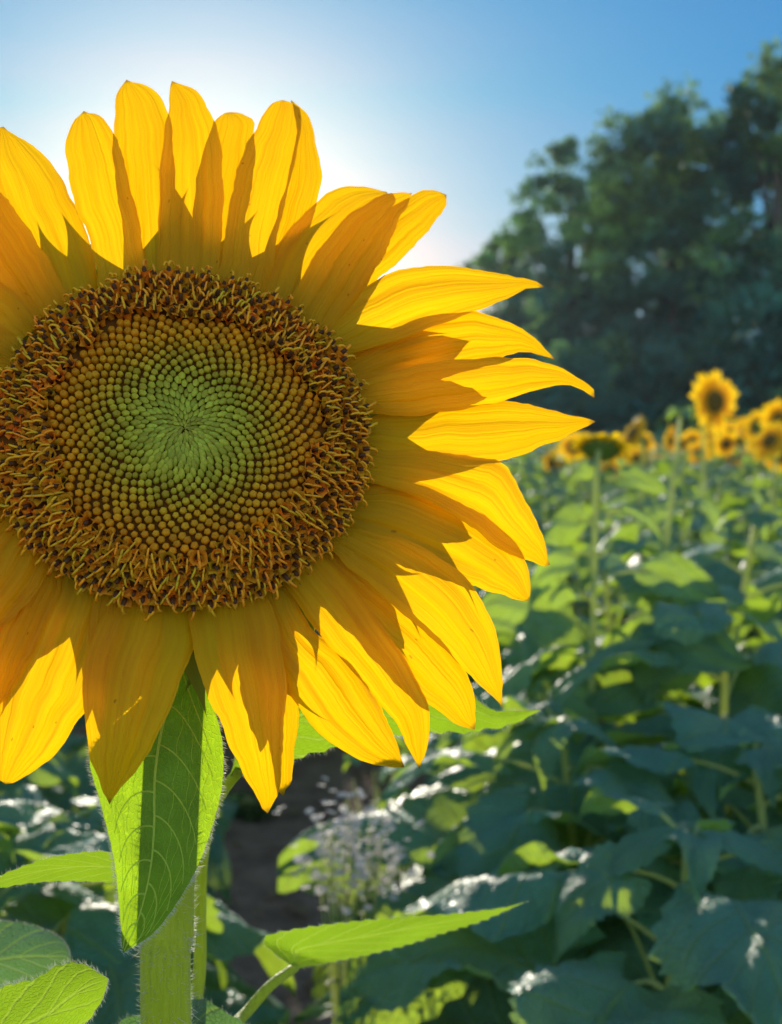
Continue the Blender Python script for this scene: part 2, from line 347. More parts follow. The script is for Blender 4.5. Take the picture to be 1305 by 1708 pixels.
PET += [
 ([(165,950),(150,1030),(150,1110),(160,1180),(172,1215)],[(212,965),(222,1040),(215,1120),(195,1185),(172,1215)],.0085,.012,-.005),
 ([(60,900),(20,980),(-15,1060),(-25,1130),(-8,1185)],[(112,930),(95,1000),(60,1080),(25,1140),(-8,1185)],.008,.012,-.005),
 ([(395,985),(392,1060),(402,1140),(420,1200),(432,1232)],[(448,985),(462,1060),(462,1140),(450,1200),(432,1232)],.0095,.014,-.004),
 ([(560,640),(620,622),(700,620),(770,640),(800,655)],[(565,690),(640,690),(710,685),(770,670),(800,655)],.0125,.018,-.003),
]
def auto(ang, r1, w, bend, off0, off1, arch):
    a = radians(ang); d = np.array([cos(a), -sin(a)]); n = np.array([-d[1], d[0]]); c = np.array([308, 724.])
    e = np.array([1, .9])
    L = []; R = []
    for r, ww in ((275, .45), (275+.2*(r1-275), .85), (275+.45*(r1-275), 1.0), (275+.7*(r1-275), .82), (275+.88*(r1-275), .42), (r1, 0)):
        m = c+d*r*e+n*bend*((r-275)/350)**2; L.append(tuple(m+n*w*ww)); R.append(tuple(m-n*w*ww))
    PET.append((L, R, off0, off1, arch))
for args in ((176,680,52,20,.010,.02,-.004),(169,690,48,-30,.006,.012,-.008),(162,670,50,10,.011,.02,-.004),(186,690,48,20,.006,.015,-.008),(154,660,48,-20,.006,.01,-.007),
             (20,500,44,-10,.014,.024,-.003),(-20,500,44,15,.014,.024,-.003),(-46,520,46,10,.014,.024,-.003),(-70,500,48,-10,.015,.024,-.002),(-103,500,50,10,.015,.024,-.002),(-125,500,50,-10,.015,.024,-.002),(208,600,50,10,.012,.02,-.004),(194,650,48,10,.009,.018,-.006)):
    auto(*args)
def make_petal(L, R, off0, off1, arch, seed):
    r = random.Random(seed); n, m = 36, 29
    a = spline(L, n); b = spline(R, n)
    s = np.linspace(0, 1, m); t = np.linspace(0, 1, n)
    px = a[:, None, :]*(1-s)[None, :, None]+b[:, None, :]*s[None, :, None]
    w = np.linalg.norm(a-b, axis=1)/K*D0                      # real width of each row
    nz = np.random.default_rng(seed)
    for arr in (a, b):
        k_ = nz.normal(0, 1.5, (n, 2)); k_[1:-1] = (k_[:-2]+k_[1:-1]+k_[2:])/2; k_[0] = k_[-1] = 0; arr += k_
    px = a[:, None, :]*(1-s)[None, :, None]+b[:, None, :]*s[None, :, None]
    ss = 2*s[None, :]-1; tt = t[:, None]
    off = off0+(off1-off0)*tt**1.3+arch*np.sin(pi*np.minimum(1, tt*1.05))
    off = off+.16*w[:, None]*(ss**2)*(1-.6*tt)*r.choice([1, 1, .6])
    ph = r.uniform(0, 6); amp = r.uniform(.06, .11)
    nr = r.choice([2, 3, 4])
    wv = np.abs(np.cos(pi*nr*.5*(ss+.12*np.sin(ph+3*tt))))
    off = off+amp*w[:, None]*(.5-wv**.7)*np.minimum(1, 4*tt)*(1.1-.5*tt)
    off = off+.05*w[:, None]*ss*np.sin(ph+5*tt)
    mb = MB(); mb.grid(FP(px[..., 0], px[..., 1], off))
    return mb
for i, (L, R, a0, a1, ar) in enumerate(PET):
    hb(make_petal(L, R, a0, a1, ar, i), 'petal', M['petal'])

# small dry hooks at a few petal tips
# receptacle: face of the disc plus domed back
def dome(r):
    return .010*(1-r**2)-.0035*np.exp(-(r/.22)**2)
mb = MB(); rr = np.concatenate([np.linspace(.001, 1.0, 26)]); th = np.arange(64)*2*pi/64
G = np.array([D(r*np.cos(th), r*np.sin(th), np.full(64, dome(r)-.002)) for r in rr])
prof = [(1.0, -.006), (1.02, -.012), (.97, -.020), (.85, -.028), (.65, -.035), (.40, -.042), (.22, -.052), (.15, -.062)]
G2 = np.array([D(r*np.cos(th), r*np.sin(th), np.full(64, h)) for r, h in prof])
mb.grid(np.concatenate([G]), closed=True); hb(mb, 'disc', M['recept'])
mb = MB(); mb.grid(np.concatenate([G[-1:], G2]), closed=True); hb(mb, 'flower_base', M['bract'])

# bracts (green pointed phyllaries) behind the petals, casting their shadows through them
nb = 48
for i in range(nb):
    r = random.Random(100+i); a = i*2*pi/nb*1.0+r.uniform(-.07, .07); row = i % 3
    ln = [.84, .72, .56][row]*r.uniform(.86, 1.2)+.26*max(0, sin(a))*(1 if row < 2 else .6)+.06*max(0, cos(a))-.16*max(0, -sin(a)-.5); w = [.215, .24, .24][row]*r.uniform(.9, 1.1)
    r0 = .80; n_, m_ = 22, 7; t = np.linspace(0, 1, n_); s = np.linspace(-1, 1, m_)
    wt = w*np.where(t < .34, .88+.12*np.sin(pi*t/.68), np.maximum(0, (1-(t-.34)/.66))**1.75)
    swing = r.uniform(-.2, .2); curl = r.uniform(-1.3, 1.3)
    ra = (r0+ln*t)[:, None]+0*s[None]; la = wt[:, None]*s[None, :]+(swing*t**3+curl*np.maximum(0, t-.7)**2)[:, None]
    h = -(.013+row*.0035)-.013*t[:, None]*(1 if r.random() < .7 else .8)-.008*t[:, None]**2*r.uniform(.2, 1.5)+.012*(s[None]**2)*wt[:, None]*2
    A = ra*cos(a)-la*sin(a); B = ra*sin(a)+la*cos(a)
    mb = MB(); mb.grid(D(A, B, h)); hb(mb, 'bract', M['bract'])

# ---- florets
def frame_at(a, b, lean):
    """local axes on the disc: x outwards (radial), y tangential, z out of the face, leaning outwards"""
    th = atan2(b, a); x = cos(th)*U+sin(th)*V_; y = -sin(th)*U+cos(th)*V_
    z = cos(lean)*N+sin(lean)*x; x2 = cos(lean)*x-sin(lean)*N
    return x2, y, z
def xf(pts, o, x, y, z):
    pts = np.asarray(pts); return o+pts[..., 0:1]*x+pts[..., 1:2]*y+pts[..., 2:3]*z
def bud(mb, o, x, y, z, size, green, col, r):
    """rounded closed bud with a five-sided crown; near the middle a flattened scale pointing to the centre"""
    k = 10; rings = 6; G = np.zeros((rings, k, 3)); ang = np.arange(k)*2*pi/k
    for i in range(rings):
        f = i/(rings-1); rad = size*[.80, 1.0, 1.02, .86, .52, .05][i]; hh = size*([-1.2, -.3, .5, 1.05, 1.33, 1.32][i])
        lobe = 1+.07*np.cos(5*ang)*(f > .3)
        xx = rad*np.cos(ang)*lobe; yy = rad*np.sin(ang)*lobe
        # green scales: stretched inwards and flattened with height
        sh = green*f**1.5*size*2.3
        G[i, :, 0] = xx*(1+.25*green)-sh; G[i, :, 1] = yy*(1-.45*green*f); G[i, :, 2] = hh*(1-.35*green)
    G[-1, :, 2] -= size*.12*(1-green)
    mb.grid(xf(G, o, x, y, z), closed=True, col=col)
    return mb
OR = (.84, .31, .012); YE = (.92, .37, .010); DK = (.085, .032, .010)
def floret(mb, o, x, y, z, r, stage):
    sc = r.uniform(.82, 1.16)
    ang = np.arange(10)*2*pi/10+r.uniform(0, 1)
    G = np.zeros((4, 10, 3))
    for i, (rad, hh) in enumerate(((.0013, -.001), (.0018, .0012), (.0023, .0026), (.0036, .0038))):
        star = 1+(.38*np.cos(5*ang) if i == 3 else .08*np.cos(5*ang))
        G[i, :, 0] = rad*np.cos(ang)*star*sc; G[i, :, 1] = rad*np.sin(ang)*star*sc; G[i, :, 2] = hh*sc+(.0006*np.cos(5*ang) if i == 3 else 0)
    c = tuple(v*r.uniform(.75, 1.25) for v in OR)
    mb.grid(xf(G, o, x, y, z), closed=True, col=c)
    hh = .0056*sc if stage else .0048*sc
    pts = xf(np.array([[0, 0, .0010], [.0001, 0, .003], [.0003, 0, hh*.85], [.0004, 0, hh]]), o, x, y, z)
    mb.tube(pts, [.0008*sc, .00105*sc, .0010*sc, .0006*sc], 7, col=DK)
    if stage:
        rot = r.uniform(-.55, .55); cx, sx = cos(rot), sin(rot); c2 = tuple(v*r.uniform(.7, 1.15) for v in YE)
        for sgn, ln in ((1, r.uniform(.8, 1.15)), (-1, r.uniform(.5, 1.0))):
            if sgn < 0 and r.random() < .35: continue
            R_ = .0018*sc*ln; tt = np.linspace(0, r.uniform(2.2, 3.9), 8)
            ax = sgn*(R_-R_*np.cos(tt))*1.35; az = hh+R_*np.sin(tt)*1.15
            loc = np.stack([ax*cx+.0003, ax*sx, az], 1)
            mb.tube(xf(loc, o, x, y, z), np.linspace(.00058, .00042, 8)*sc, 5, col=c2)
    return mb
NF = 1560; rest_f = MB(); rest_b = MB(); cf = cb = 0
items = []
for k in range(8, NF):
    xk = k/NF; r_ = xk**.62*.995; a = k*2.399963
    items.append((r_, a, k))
sep_f = set(); sep_b = set()
openk = [k for r_, a, k in items if r_ > .715+.022*sin(3*a+1)+.02*sin(7*a)]; openset = set(openk)
budk = [k for r_, a, k in items if k not in openset]
sep_f = set(openk[::max(1, len(openk)//100)][:100]); sep_b = set(budk[-100:])
for r_, a, k in items:
    r = random.Random(k*13+5)
    A, B = r_*cos(a), r_*sin(a)
    lean = .15+.55*max(0, (r_-.6)/.4) if r_ > .5 else .02
    if k in openset:
        lean = .30+.85*max(0, (r_-.68)/.32)**1.2+r.uniform(-.12, .12)
        if k not in sep_f and r.random() < .10: continue
        x, y, z = frame_at(A, B, lean)
        o = D(A+r.uniform(-.006, .006), B+r.uniform(-.006, .006), dome(r_)+r.uniform(-.0005, .001))
        mb = MB() if k in sep_f else rest_f
        floret(mb, o, x, y, z, r, r.random() < .88)
        if k in sep_f: hb(mb, 'floret', M['floret'])
    else:
        x, y, z = frame_at(A, B, lean)
        g = min(1, max(0, (.44-r_)/.26)); g = g*g*(3-2*g)
        gc = min(1, max(0, (.70-r_)/.38+r.uniform(-.12, .12)))
        o = D(A, B, dome(r_)+r.uniform(-.0002, .0002)-.0002)
        area = 2*pi*RX*RX*.62*(r_**(1/.62))**.24/NF; size = .46*sqrt(area)*(1+.25*g)
        ca = np.array([.74, .26, .005])*(1-gc)+np.array([.46, .33, .010])*gc
        gg = min(1, max(0, (.52-r_)/.34)); ca = ca*(1-.75*gg)+np.array([.42, .46, .045])*.75*gg
        if r_ < .15: ca = ca*.55+np.array([.26, .16, .012])*.5*(1-r_/.15)+ca*.45*(r_/.15)
        ca = ca*r.uniform(.72, 1.2); size *= r.uniform(.86, 1.1); o = o+(U*r.gauss(0, 1)+V_*r.gauss(0, 1))*.00022
        mb = MB() if k in sep_b else rest_b
        bud(mb, o, x, y, z, size, g, tuple(ca), r)
        if k in sep_b: hb(mb, 'bud', M['bud'])
tag(hb(rest_f, 'florets', M['floret']), kind='stuff'); tag(hb(rest_b, 'buds', M['bud']), kind='stuff')

# ---- stem
def hairs(mb, pts, nrm, ln, rad, r, droop=0):
    for p, n in zip(pts, nrm):
        l = ln*r.uniform(.5, 1.25); d = n+np.array([r.gauss(0, .35) for _ in range(3)]); d /= np.linalg.norm(d)
        t = np.cross(d, [0.3, .2, 1]); t /= np.linalg.norm(t); b = np.cross(d, t)
        base = [p+rad*(cos(q_)*t+sin(q_)*b) for q_ in (0, 2.09, 4.19)]
        mid = p+d*l*.55; mids = [mid+rad*.6*(cos(q_)*t+sin(q_)*b) for q_ in (0, 2.09, 4.19)]
        tip = p+d*l+np.array([0, 0, droop*l])
        mb.add(base+mids+[tip], [(0, 1, 4, 3), (1, 2, 5, 4), (2, 0, 3, 5), (3, 4, 6), (4, 5, 6), (5, 3, 6)])
stem_px = [(279, 1760, .600), (281, 1600, .600), (283, 1450, .602), (290, 1250, .610), (300, 1050, .618), (308, 900, .618)]
sp3 = [P(*a) for a in stem_px]; low = P(279, 1760, .600)
path = spline([np.array([low[0]+.02, low[1]+.01, 0.0]), np.array([low[0]+.008, low[1], .6])]+sp3+[D(0, -.12, -.068)*1.0, D(0, 0, -.045)], 60)
rad = np.interp(np.linspace(0, 1, 60), [0, .55, .8, .93, 1], [.017, .0128, .0125, .013, .016])
mb = MB(); mb.tube(path, rad, 24)
stem = hb(mb, 'stem', M['stem'])
mb = MB(); r = random.Random(3); pts = []; nn = []
for _ in range(3600):
    i = r.randint(36, 52); f = r.random(); c = path[i]*(1-f)+path[i+1]*f; a = r.uniform(0, 2*pi)
    n = np.array([cos(a), sin(a), 0]); pts.append(c+n*rad[i]); nn.append(n+np.array([0, 0, .25]))
hairs(mb, pts, nn, .0034, .00011, r); hairs(mb, pts[::6], nn[::6], .0062, .0002, r)
tag(hb(mb, 'hairs', M['hair'], stem), kind='stuff')

# ---- leaves laid out from traced edges, each at its own depth, with folds and bend
def traced_leaf(L, R, dep, mat, name='leaf', parent=None, fold=.10, wave=.05, n=44, m=21, tooth=.0, seed=0, hair=0, tiltd=0, veins=False, origin=None, hl=.0028, teethn=14):
    """dep: depth at base and tip; returns object"""
    r = random.Random(seed); a = spline(L, n); b = spline(R, n); s = np.linspace(0, 1, m); t = np.linspace(0, 1, n)
    if tooth:
        for arr, oth in ((a, b), (b, a)):
            d = arr-oth; d = d/(np.linalg.norm(d, axis=1)[:, None]+1e-6)
            saw = ((t*teethn) % 1.0); arr += d*(tooth*(saw-.5)*np.minimum(1, 6*t)*np.minimum(1, 6*(1-t)))[:, None]
    px = a[:, None]*(1-s)[None, :, None]+b[:, None]*s[None, :, None]
    dd = dep[0]+(dep[1]-dep[0])*t[:, None]+(dep[2] if len(dep) > 2 else 0)*np.sin(pi*t)[:, None]
    w = np.linalg.norm(a-b, axis=1)[:, None]/K*dep[0]; ss = (2*s-1)[None]
    ph = r.uniform(0, 6)
    dd = dd+fold*w*np.abs(ss)**1.3+wave*w*np.abs(ss)**2*np.sin(ph+9*t[:, None]+2*ss)
    dd = dd+tiltd*w*ss
    G = P(px[..., 0], px[..., 1], dd)
    org = HO if origin is None else origin; par = hero if parent is None else parent
    mb = MB(); mb.grid(G-org); lf = mb.build(name, mat, par)
    if veins:
        vm = MB(); mid = (m-1)//2
        def sample(ti, si):
            i = np.clip(ti*(n-1), 0, n-1.001); j = np.clip(si*(m-1), 0, m-1.001); i0 = int(i); j0 = int(j); fi = i-i0; fj = j-j0
            return (G[i0, j0]*(1-fi)*(1-fj)+G[i0+1, j0]*fi*(1-fj)+G[i0, j0+1]*(1-fi)*fj+G[i0+1, j0+1]*fi*fj)
        back = ray(250, 1300)*-.0004
        vm.tube([sample(x_, .5)+back for x_ in np.linspace(0, .99, 40)], np.linspace(.0009, .00028, 40), 6)
        for side in (0, 1):
            for kk, t0 in enumerate((.04, .13, .25, .37, .47, .57, .67, .77, .86)):
                tl = t0+(0 if side else .035); reach = r.uniform(.80, .9); up = r.uniform(.17, .24)*(1-tl*.5)
                q_ = np.linspace(0, 1, 16); pts = [sample(min(.985, tl+up*x_**1.7), .5+(1 if side else -1)*.5*reach*x_**.85) for x_ in q_]
                vm.tube(np.array(pts)+back*.8, np.linspace(.00050, .00020, 16), 5)
                for x0 in (.3, .5, .7, .88):   # cross veins
                    ta = tl+up*x0**1.7; sa = .5+(1 if side else -1)*.5*reach*x0**.85
                    tb = ta+.09+r.uniform(-.01, .02); sb = sa+(1 if side else -1)*r.uniform(-.02, .05)
                    if tb < .95 and 0.03 < sb < .97:
                        pts = [sample(ta+(tb-ta)*x_, sa+(sb-sa)*x_+.012*sin(pi*x_*2)) for x_ in np.linspace(0, 1, 6)]
                        vm.tube(np.array(pts)+back*.6, .00012, 4)
        vm.v = [v-org for v in vm.v]; vm.build('veins', M['vein'], lf)
    if hair:
        hm = MB(); pts = []; nn = []
        for _ in range(hair):
            i = r.randint(1, n-2); e = r.choice([0, m-1]); f = r.random()
            p = G[i, e]*(1-f)+G[i+1, e]*f; o_ = G[i, e]-G[i, m//2]; o_ = o_/(np.linalg.norm(o_)+1e-9)
            pts.append(p); nn.append(o_*1.0+np.array([0, 0, -.1]))
        hairs(hm, pts, nn, hl, .00011, r); hm.v = [v-org for v in hm.v]
        tag(hm.build('hairs', M['hair'], lf), kind='stuff')
    return lf
def petiole(pxs, rad, parent=None, origin=None, name='petiole', mat=None):
    pts = spline([P(*p) for p in pxs], 24)-(HO if origin is None else origin)
    mb = MB(); mb.tube(pts, np.linspace(rad[0], rad[1], 24), 12); return mb.build(name, mat or M['stem'], hero if parent is None else parent)

# hanging leaf in front of the stem
lf = traced_leaf([(322,1060),(240,1105),(170,1180),(149,1260),(168,1340),(190,1430),(199,1510),(205,1590)],
            [(326,1062),(352,1160),(371,1235),(371,1310),(349,1395),(318,1468),(262,1550),(205,1590)], (.565, .530, -.012), M['leaf_hero'],
            fold=.10, wave=.03, veins=True, hair=1100, seed=4, tooth=2, teethn=22)
petiole([(300,1010,.60),(315,1030,.585),(324,1064,.566)], (.004, .0028), lf, HO)
# large leaf spreading to the right behind the lower petals
lf = traced_leaf([(385,1290),(430,1160),(560,1110),(700,1120),(780,1150),(812,1180),(850,1186),(903,1184)],
            [(385,1295),(450,1280),(540,1252),(640,1228),(740,1222),(800,1220),(855,1208),(903,1184)], (.64, .66, .0), M['leaf_lit'],
            fold=.20, wave=.08, hair=500, seed=6, tooth=9, teethn=16)
petiole([(300,1800,.66),(331,1640,.69),(334,1530,.69),(337,1440,.685),(352,1360,.665),(375,1315,.65),(400,1285,.641)], (.0042, .003), lf, HO)
# narrow leaf at the left, seen edge-on
lf = traced_leaf([(250,1470),(195,1423),(100,1427),(20,1452),(-90,1500)],[(250,1475),(195,1472),(100,1470),(20,1478),(-90,1505)], (.60, .585), M['leaf_lit'],
            fold=.1, wave=.1, tiltd=.7, seed=9, hair=250, tooth=3)
petiole([(290,1500,.61),(265,1480,.605),(240,1472,.602)], (.004, .003), lf, HO)
# two leaves at the bottom left corner
lf = traced_leaf([(-140,1700),(-60,1560),(0,1537),(60,1545),(105,1568),(119,1600)],[(-140,1705),(-60,1690),(0,1668),(50,1655),(95,1635),(119,1600)], (.76, .74), M['leaf_pale'],
            fold=.25, wave=.06, seed=11, hair=700, tooth=3, hl=.002)
lf = traced_leaf([(-150,1800),(-60,1690),(0,1648),(60,1632),(92,1612),(135,1606),(181,1632)],[(-150,1860),(-50,1850),(40,1800),(110,1745),(150,1700),(172,1665),(181,1632)], (.60, .555), M['leaf_lit'],
            fold=.1, wave=.05, seed=12, hair=700, tooth=5)
# leaf with a petiole low on the right
lf = traced_leaf([(492,1614),(455,1588),(440,1562),(520,1545),(640,1532),(760,1524),(840,1514),(880,1503)],[(494,1616),(540,1608),(610,1594),(680,1576),(740,1556),(800,1537),(845,1518),(880,1503)], (.74, .80), M['leaf_lit'],
            fold=.06, wave=.04, tiltd=1.1, seed=14, tooth=9, teethn=22, hair=500)
petiole([(300,1790,.62),(398,1702,.70),(450,1645,.72),(493,1613,.74)], (.0045, .003), lf, HO)
# felted leaf at the foot of the picture behind the stem
lf = traced_leaf([(150,1790),(200,1705),(260,1690),(330,1665),(380,1690),(430,1720),(470,1760)],[(150,1800),(220,1830),(280,1850),(340,1850),(400,1840),(450,1800),(470,1760)], (.64, .66), M['leaf_pale'],
            fold=.1, wave=.12, seed=15, hair=200, tooth=4)

# ------------------------------------------------------------------ generic leaves and plants
def blade(mb, base, azim, pitch, L, wid, droop, r, n=15, m=9, mi=0, fold=.22, roll=0.0):
    """heart-shaped sunflower leaf blade from base point, azimuth, start pitch; droops along its length"""
    t = np.linspace(0, 1, n); s = np.linspace(-1, 1, m)
    ang = pitch-droop*t; dl = L/(n-1)
    fx = np.concatenate([[0], np.cumsum(np.cos(ang[:-1])*dl)]); fz = np.concatenate([[0], np.cumsum(np.sin(ang[:-1])*dl)])
    prof = (np.minimum(1, (t+.02)/.25)**.55)*(1-t**1.6)**.95*1.08
    w = wid*.5*prof; w[-1] = 0
    jag = 1+np.array([0.0 if i in (0, n-1) else (.07 if i % 2 else -.05) for i in range(n)])
    ph = r.uniform(0, 6); fr = r.uniform(5, 9)
    X = fx[:, None]-(wid*.28*np.abs(s)[None]**1.5*((1-t)**3)[:, None])
    Y = w[:, None]*s[None]*np.where(np.abs(s)[None] > .99, jag[:, None], 1)*np.cos(fold)
    Z = fz[:, None]+w[:, None]*np.abs(s)[None]*np.sin(fold)+wid*.12*np.sin(ph+fr*t[:, None]+1.5*s[None])*np.abs(s)[None]**2+wid*.035*np.sin(ph*3+4.3*s[None]*(1+t[:, None])+11*t[:, None]) \
        - wid*.10*np.abs(s)[None]**3*prof[:, None]-.035*wid*np.abs(np.sin(pi*6*(t[:, None]-.35*np.abs(s)[None])))*(.3+np.abs(s)[None])*(prof[:, None])
    cr, sr = cos(roll), sin(roll); Y2 = Y*cr-(Z-fz[:, None])*sr; Z2 = fz[:, None]+Y*sr+(Z-fz[:, None])*cr
    ca, sa = cos(azim), sin(azim)
    G = np.stack([X*ca-Y2*sa, X*sa+Y2*ca, Z2], -1)+np.asarray(base)
    mb.grid(G, mi=mi); return mb
def leaf_obj(z0, az, lp, L, wid, r, parent, lo=False, hi=False, stemr=.008, up=None, mat='leaf', sx=0, sy=0, roll=None):
    up = r.uniform(.4, 1.0) if up is None else up; mb = MB()
    d = np.array([cos(az), sin(az)]); q_ = np.linspace(0, 1, 6 if lo else 9)
    hor = lp*(q_*cos(up)+.12*q_**2); ver = lp*(q_*sin(up)-.22*q_**2)
    pts = np.stack([sx+d[0]*(stemr*.5+hor), sy+d[1]*(stemr*.5+hor), z0+ver], 1)
    mb.tube(pts, np.linspace(.0042, .0028, len(pts)), 5 if lo else 7, mi=1)
    blade(mb, pts[-1], az+r.uniform(-.3, .3), r.uniform(-.35, .35), L, wid, r.uniform(.5, 1.4), r, n=9 if lo else 31 if hi else 17, m=5 if lo else 15 if hi else 9, fold=r.uniform(.05, .35), roll=r.uniform(-.5, .5) if roll is None else roll)
    return mb.build('leaf', [M[mat], M['fstem']], parent)
def plant(height, seed, nl=14, lo=False, hi=False, name='sunflower_plant', size=1.0, top=True, zlow=.25, bare=0.0):
    r = random.Random(seed); root = empty(name, (0, 0, 0)); mb = MB()
    wob = [np.array([0, 0, -.03])]+[np.array([r.uniform(-.05, .05), r.uniform(-.05, .05), height*f]) for f in (.3, .6, 1.0)]
    sp_ = spline(wob, 14); mb.tube(sp_, np.linspace(.012, .006, 14), 7 if lo else 10); mb.build('stem', M['fstem'], root)
    for i in range(nl):
        f = zlow+(1-zlow-bare)*((i+.5)/nl); z0 = height*f; az = i*2.4+r.uniform(-.4, .4)
        k = (1-.62*max(0, (f-.72)/.28))*r.uniform(.75, 1.2)*size
        c = [np.interp(z0, sp_[:, 2], sp_[:, j]) for j in (0, 1)]
        leaf_obj(z0, az, .15*k,   .235*k, .20*k, r, root, lo, hi, sx=c[0], sy=c[1])
    if top:   # closed green bud / whorl of small leaves
        for i in range(4):
            leaf_obj(height*.99, i*1.6+r.random(), .03, .09*size, .05*size, r, root, lo, up=1.1, sx=wob[-1][0], sy=wob[-1][1])
    return root
def copy_tree(o, parent=None):
    c = o.copy(); COL.objects.link(c)
    if parent is not None: c.parent = parent
    for ch in o.children: copy_tree(ch, c)
    return c
# heads of the background sunflowers
def head(parent, z, x0, y0, rad, face, tiltx, r, petals=27, split=True, disc_r=None):
    disc_r = disc_r or r.uniform(.28, .40)
    """face: azimuth the flower looks at; tiltx: upward pitch of its face"""
    nf = np.array([cos(face)*cos(tiltx), sin(face)*cos(tiltx), sin(tiltx)]); u = np.array([-sin(face), cos(face), 0.]); v = np.cross(nf, u)
    if v[2] < 0: v = -v
    c = np.array([x0, y0, z])
    th = np.arange(20)*2*pi/20; G = []
    for rr_, hh in ((.02, .012), (.5, .016), (.85, .012), (1.0, 0), (1.0, -.015), (.7, -.045), (.2, -.07)):
        G.append(c+rad*disc_r*rr_*(np.cos(th)[:, None]*u+np.sin(th)[:, None]*v)+nf*hh*rad/.13)
    mb = MB(); mb.grid(np.array(G[:4]), closed=True); mb.build('disc', M['bdisc'], parent)
    mb = MB(); mb.grid(np.array(G[3:]), closed=True)
    for i in range(16):
        a = i*2*pi/16; t = np.linspace(0, 1, 5)[:, None]; s = np.array([-1, 0, 1])[None]
        ra = rad*(disc_r*.8+.42*t+0*s); la = rad*.10*(1-t)*s
        mb.grid(c+(ra*cos(a)-la*sin(a))[..., None]*u+(ra*sin(a)+la*cos(a))[..., None]*v-nf*(.018+.01*t+0*s)[..., None]*rad/.13)
    mb.build('flower_base', M['bract'], parent)
    all_ = MB()
    for i in range(petals):
        a = i*2*pi/petals+r.uniform(-.09, .09); ln = r.uniform(.85, 1.05); t = np.linspace(0, 1, 9)[:, None]; s = np.linspace(-1, 1, 5)[None]
        ra = rad*(disc_r*.9+(ln-disc_r*.9)*t+0*s); la = rad*.15*np.sin(pi*np.minimum(1, .18+.82*t))**.75*s*(1-.2*t)
        la = la+rad*r.uniform(-.08, .08)*t**2
        bend = r.uniform(-.10, .16)*rad
        hh = -.006-.006*(i % 2)+bend*t**2+.05*rad*s**2*(1-t)
        G = c+(ra*cos(a)-la*sin(a))[..., None]*u+(ra*sin(a)+la*cos(a))[..., None]*v+nf*hh[..., None]
        mb = MB() if split else all_; mb.grid(G)
        if split: mb.build('petal', M['bpetal'], parent)
    if not split: all_.build('petals', M['bpetal'], parent)
def flowering(px, py, size, label, yaw=-pi/2, tilt=.1, split=False, seed=0, rad=.14, cat='sunflower', group=None, nl=10, dist=None, bare=.12, lo=False, disc_r=None, sr=.012):
    d = dist or rad*2*K/size; pos = P(px, py, d); r = random.Random(900+seed)
    hgt = pos[2]; root = empty('sunflower', (0, 0, 0)); mb = MB()
    nf = np.array([cos(yaw), sin(yaw)]); bx, by = -nf*.05
    sp_ = spline([(bx+r.uniform(-.03, .03), by, -.03), (bx, by, hgt*.5), (bx*1.3, by*1.3, hgt*.85), (bx*1.15, by*1.15, hgt-.03), (bx*.4, by*.4, hgt)], 20)
    mb.tube(sp_, np.linspace(sr, sr*.6, 20), 8); mb.build('stem', M['fstem'], root)
    head(root, hgt, 0, 0, rad, yaw, tilt, r, split=split, disc_r=disc_r)
    for i in range(nl):
        f = .35+(.65-bare)*((i+.5)/nl); k = (1-.65*max(0, (f-.65)/.35))*r.uniform(.8, 1.2)
        leaf_obj(hgt*f, i*2.4+r.uniform(-.4, .4), .14*k, .22*k, .18*k, r, root, lo, sx=bx, sy=by)
    root.location = (pos[0], pos[1], 0); tag(root, label, cat, group); return root
# ------------------------------------------------------------------ ground
def hgt(x, y): return .03*np.sin(x*3.1+.4*np.sin(y*1.3))+.015*np.sin(y*5.3+x*2)
mb = MB()
gx = np.concatenate([-np.geomspace(88, 6.2, 10), np.linspace(-6, 6, 90), np.geomspace(6.2, 88, 10)])
gy = np.concatenate([-np.geomspace(28, 3.2, 8), np.linspace(-3, 12, 110), np.geomspace(12.3, 62, 12)])
Y, X = np.meshgrid(gy, gx, indexing='ij'); near = np.exp(-((np.abs(X)/8)**4+(np.abs(Y-4)/9)**4))
Z = hgt(X, Y)*near+RNG.normal(0, .006, X.shape)*near-.03
mb.grid(np.stack([X, Y, Z], -1)); ground = mb.build('ground', M['soil']); tag(ground, kind='structure')

# ------------------------------------------------------------------ sunflowers in bloom behind (each picked out by place in the photo)
G1 = 'blooming sunflowers scattered over the field'
flowering(1193, 670, 118, 'tall sunflower standing above the field against the dark trees', -pi/2+.55, .05, True, 1, rad=.155, bare=.3)
stalk = flowering(1003, 742, 74, 'small sunflower seen from its green back on a long pale stem by the petals', 1.25, 1.05, True, 2, rad=.062, nl=0, bare=.1, dist=2.3, disc_r=.64, sr=.009)
SO = np.array(stalk.location); r = random.Random(77)
def zpx(y, d=2.3): return float(P(985, y, d)[2])
for z_, az_, lp_, L_, w_, up_ in ((zpx(775), pi+.2, .02, .07, .045, .2), (zpx(800), -.3, .03, .10, .06, .5), (zpx(862), .3, .04, .13, .07, .7), (zpx(880), pi-.4, .05, .12, .08, .6), (zpx(925), pi+.3, .07, .13, .09, .3), (zpx(960), -.2, .08, .15, .10, .4),
   (zpx(1075), .1, .11, .20, .14, .95), (zpx(1085), pi+.1, .13, .20, .15, 1.0), (zpx(1100), -.8, .10, .22, .18, .6), (zpx(1120), pi-.9, .12, .22, .18, .5), (zpx(1150), 2.0, .14, .24, .2, .5), (zpx(1180), -1.9, .1, .24, .2, .4)):
    leaf_obj(z_, az_, lp_, L_, w_, r, stalk, hi=True, up=up_, sy=.05*sin(-1.1), roll=(1 if cos(az_) > 0 else -1)*r.uniform(.6, 1.1))
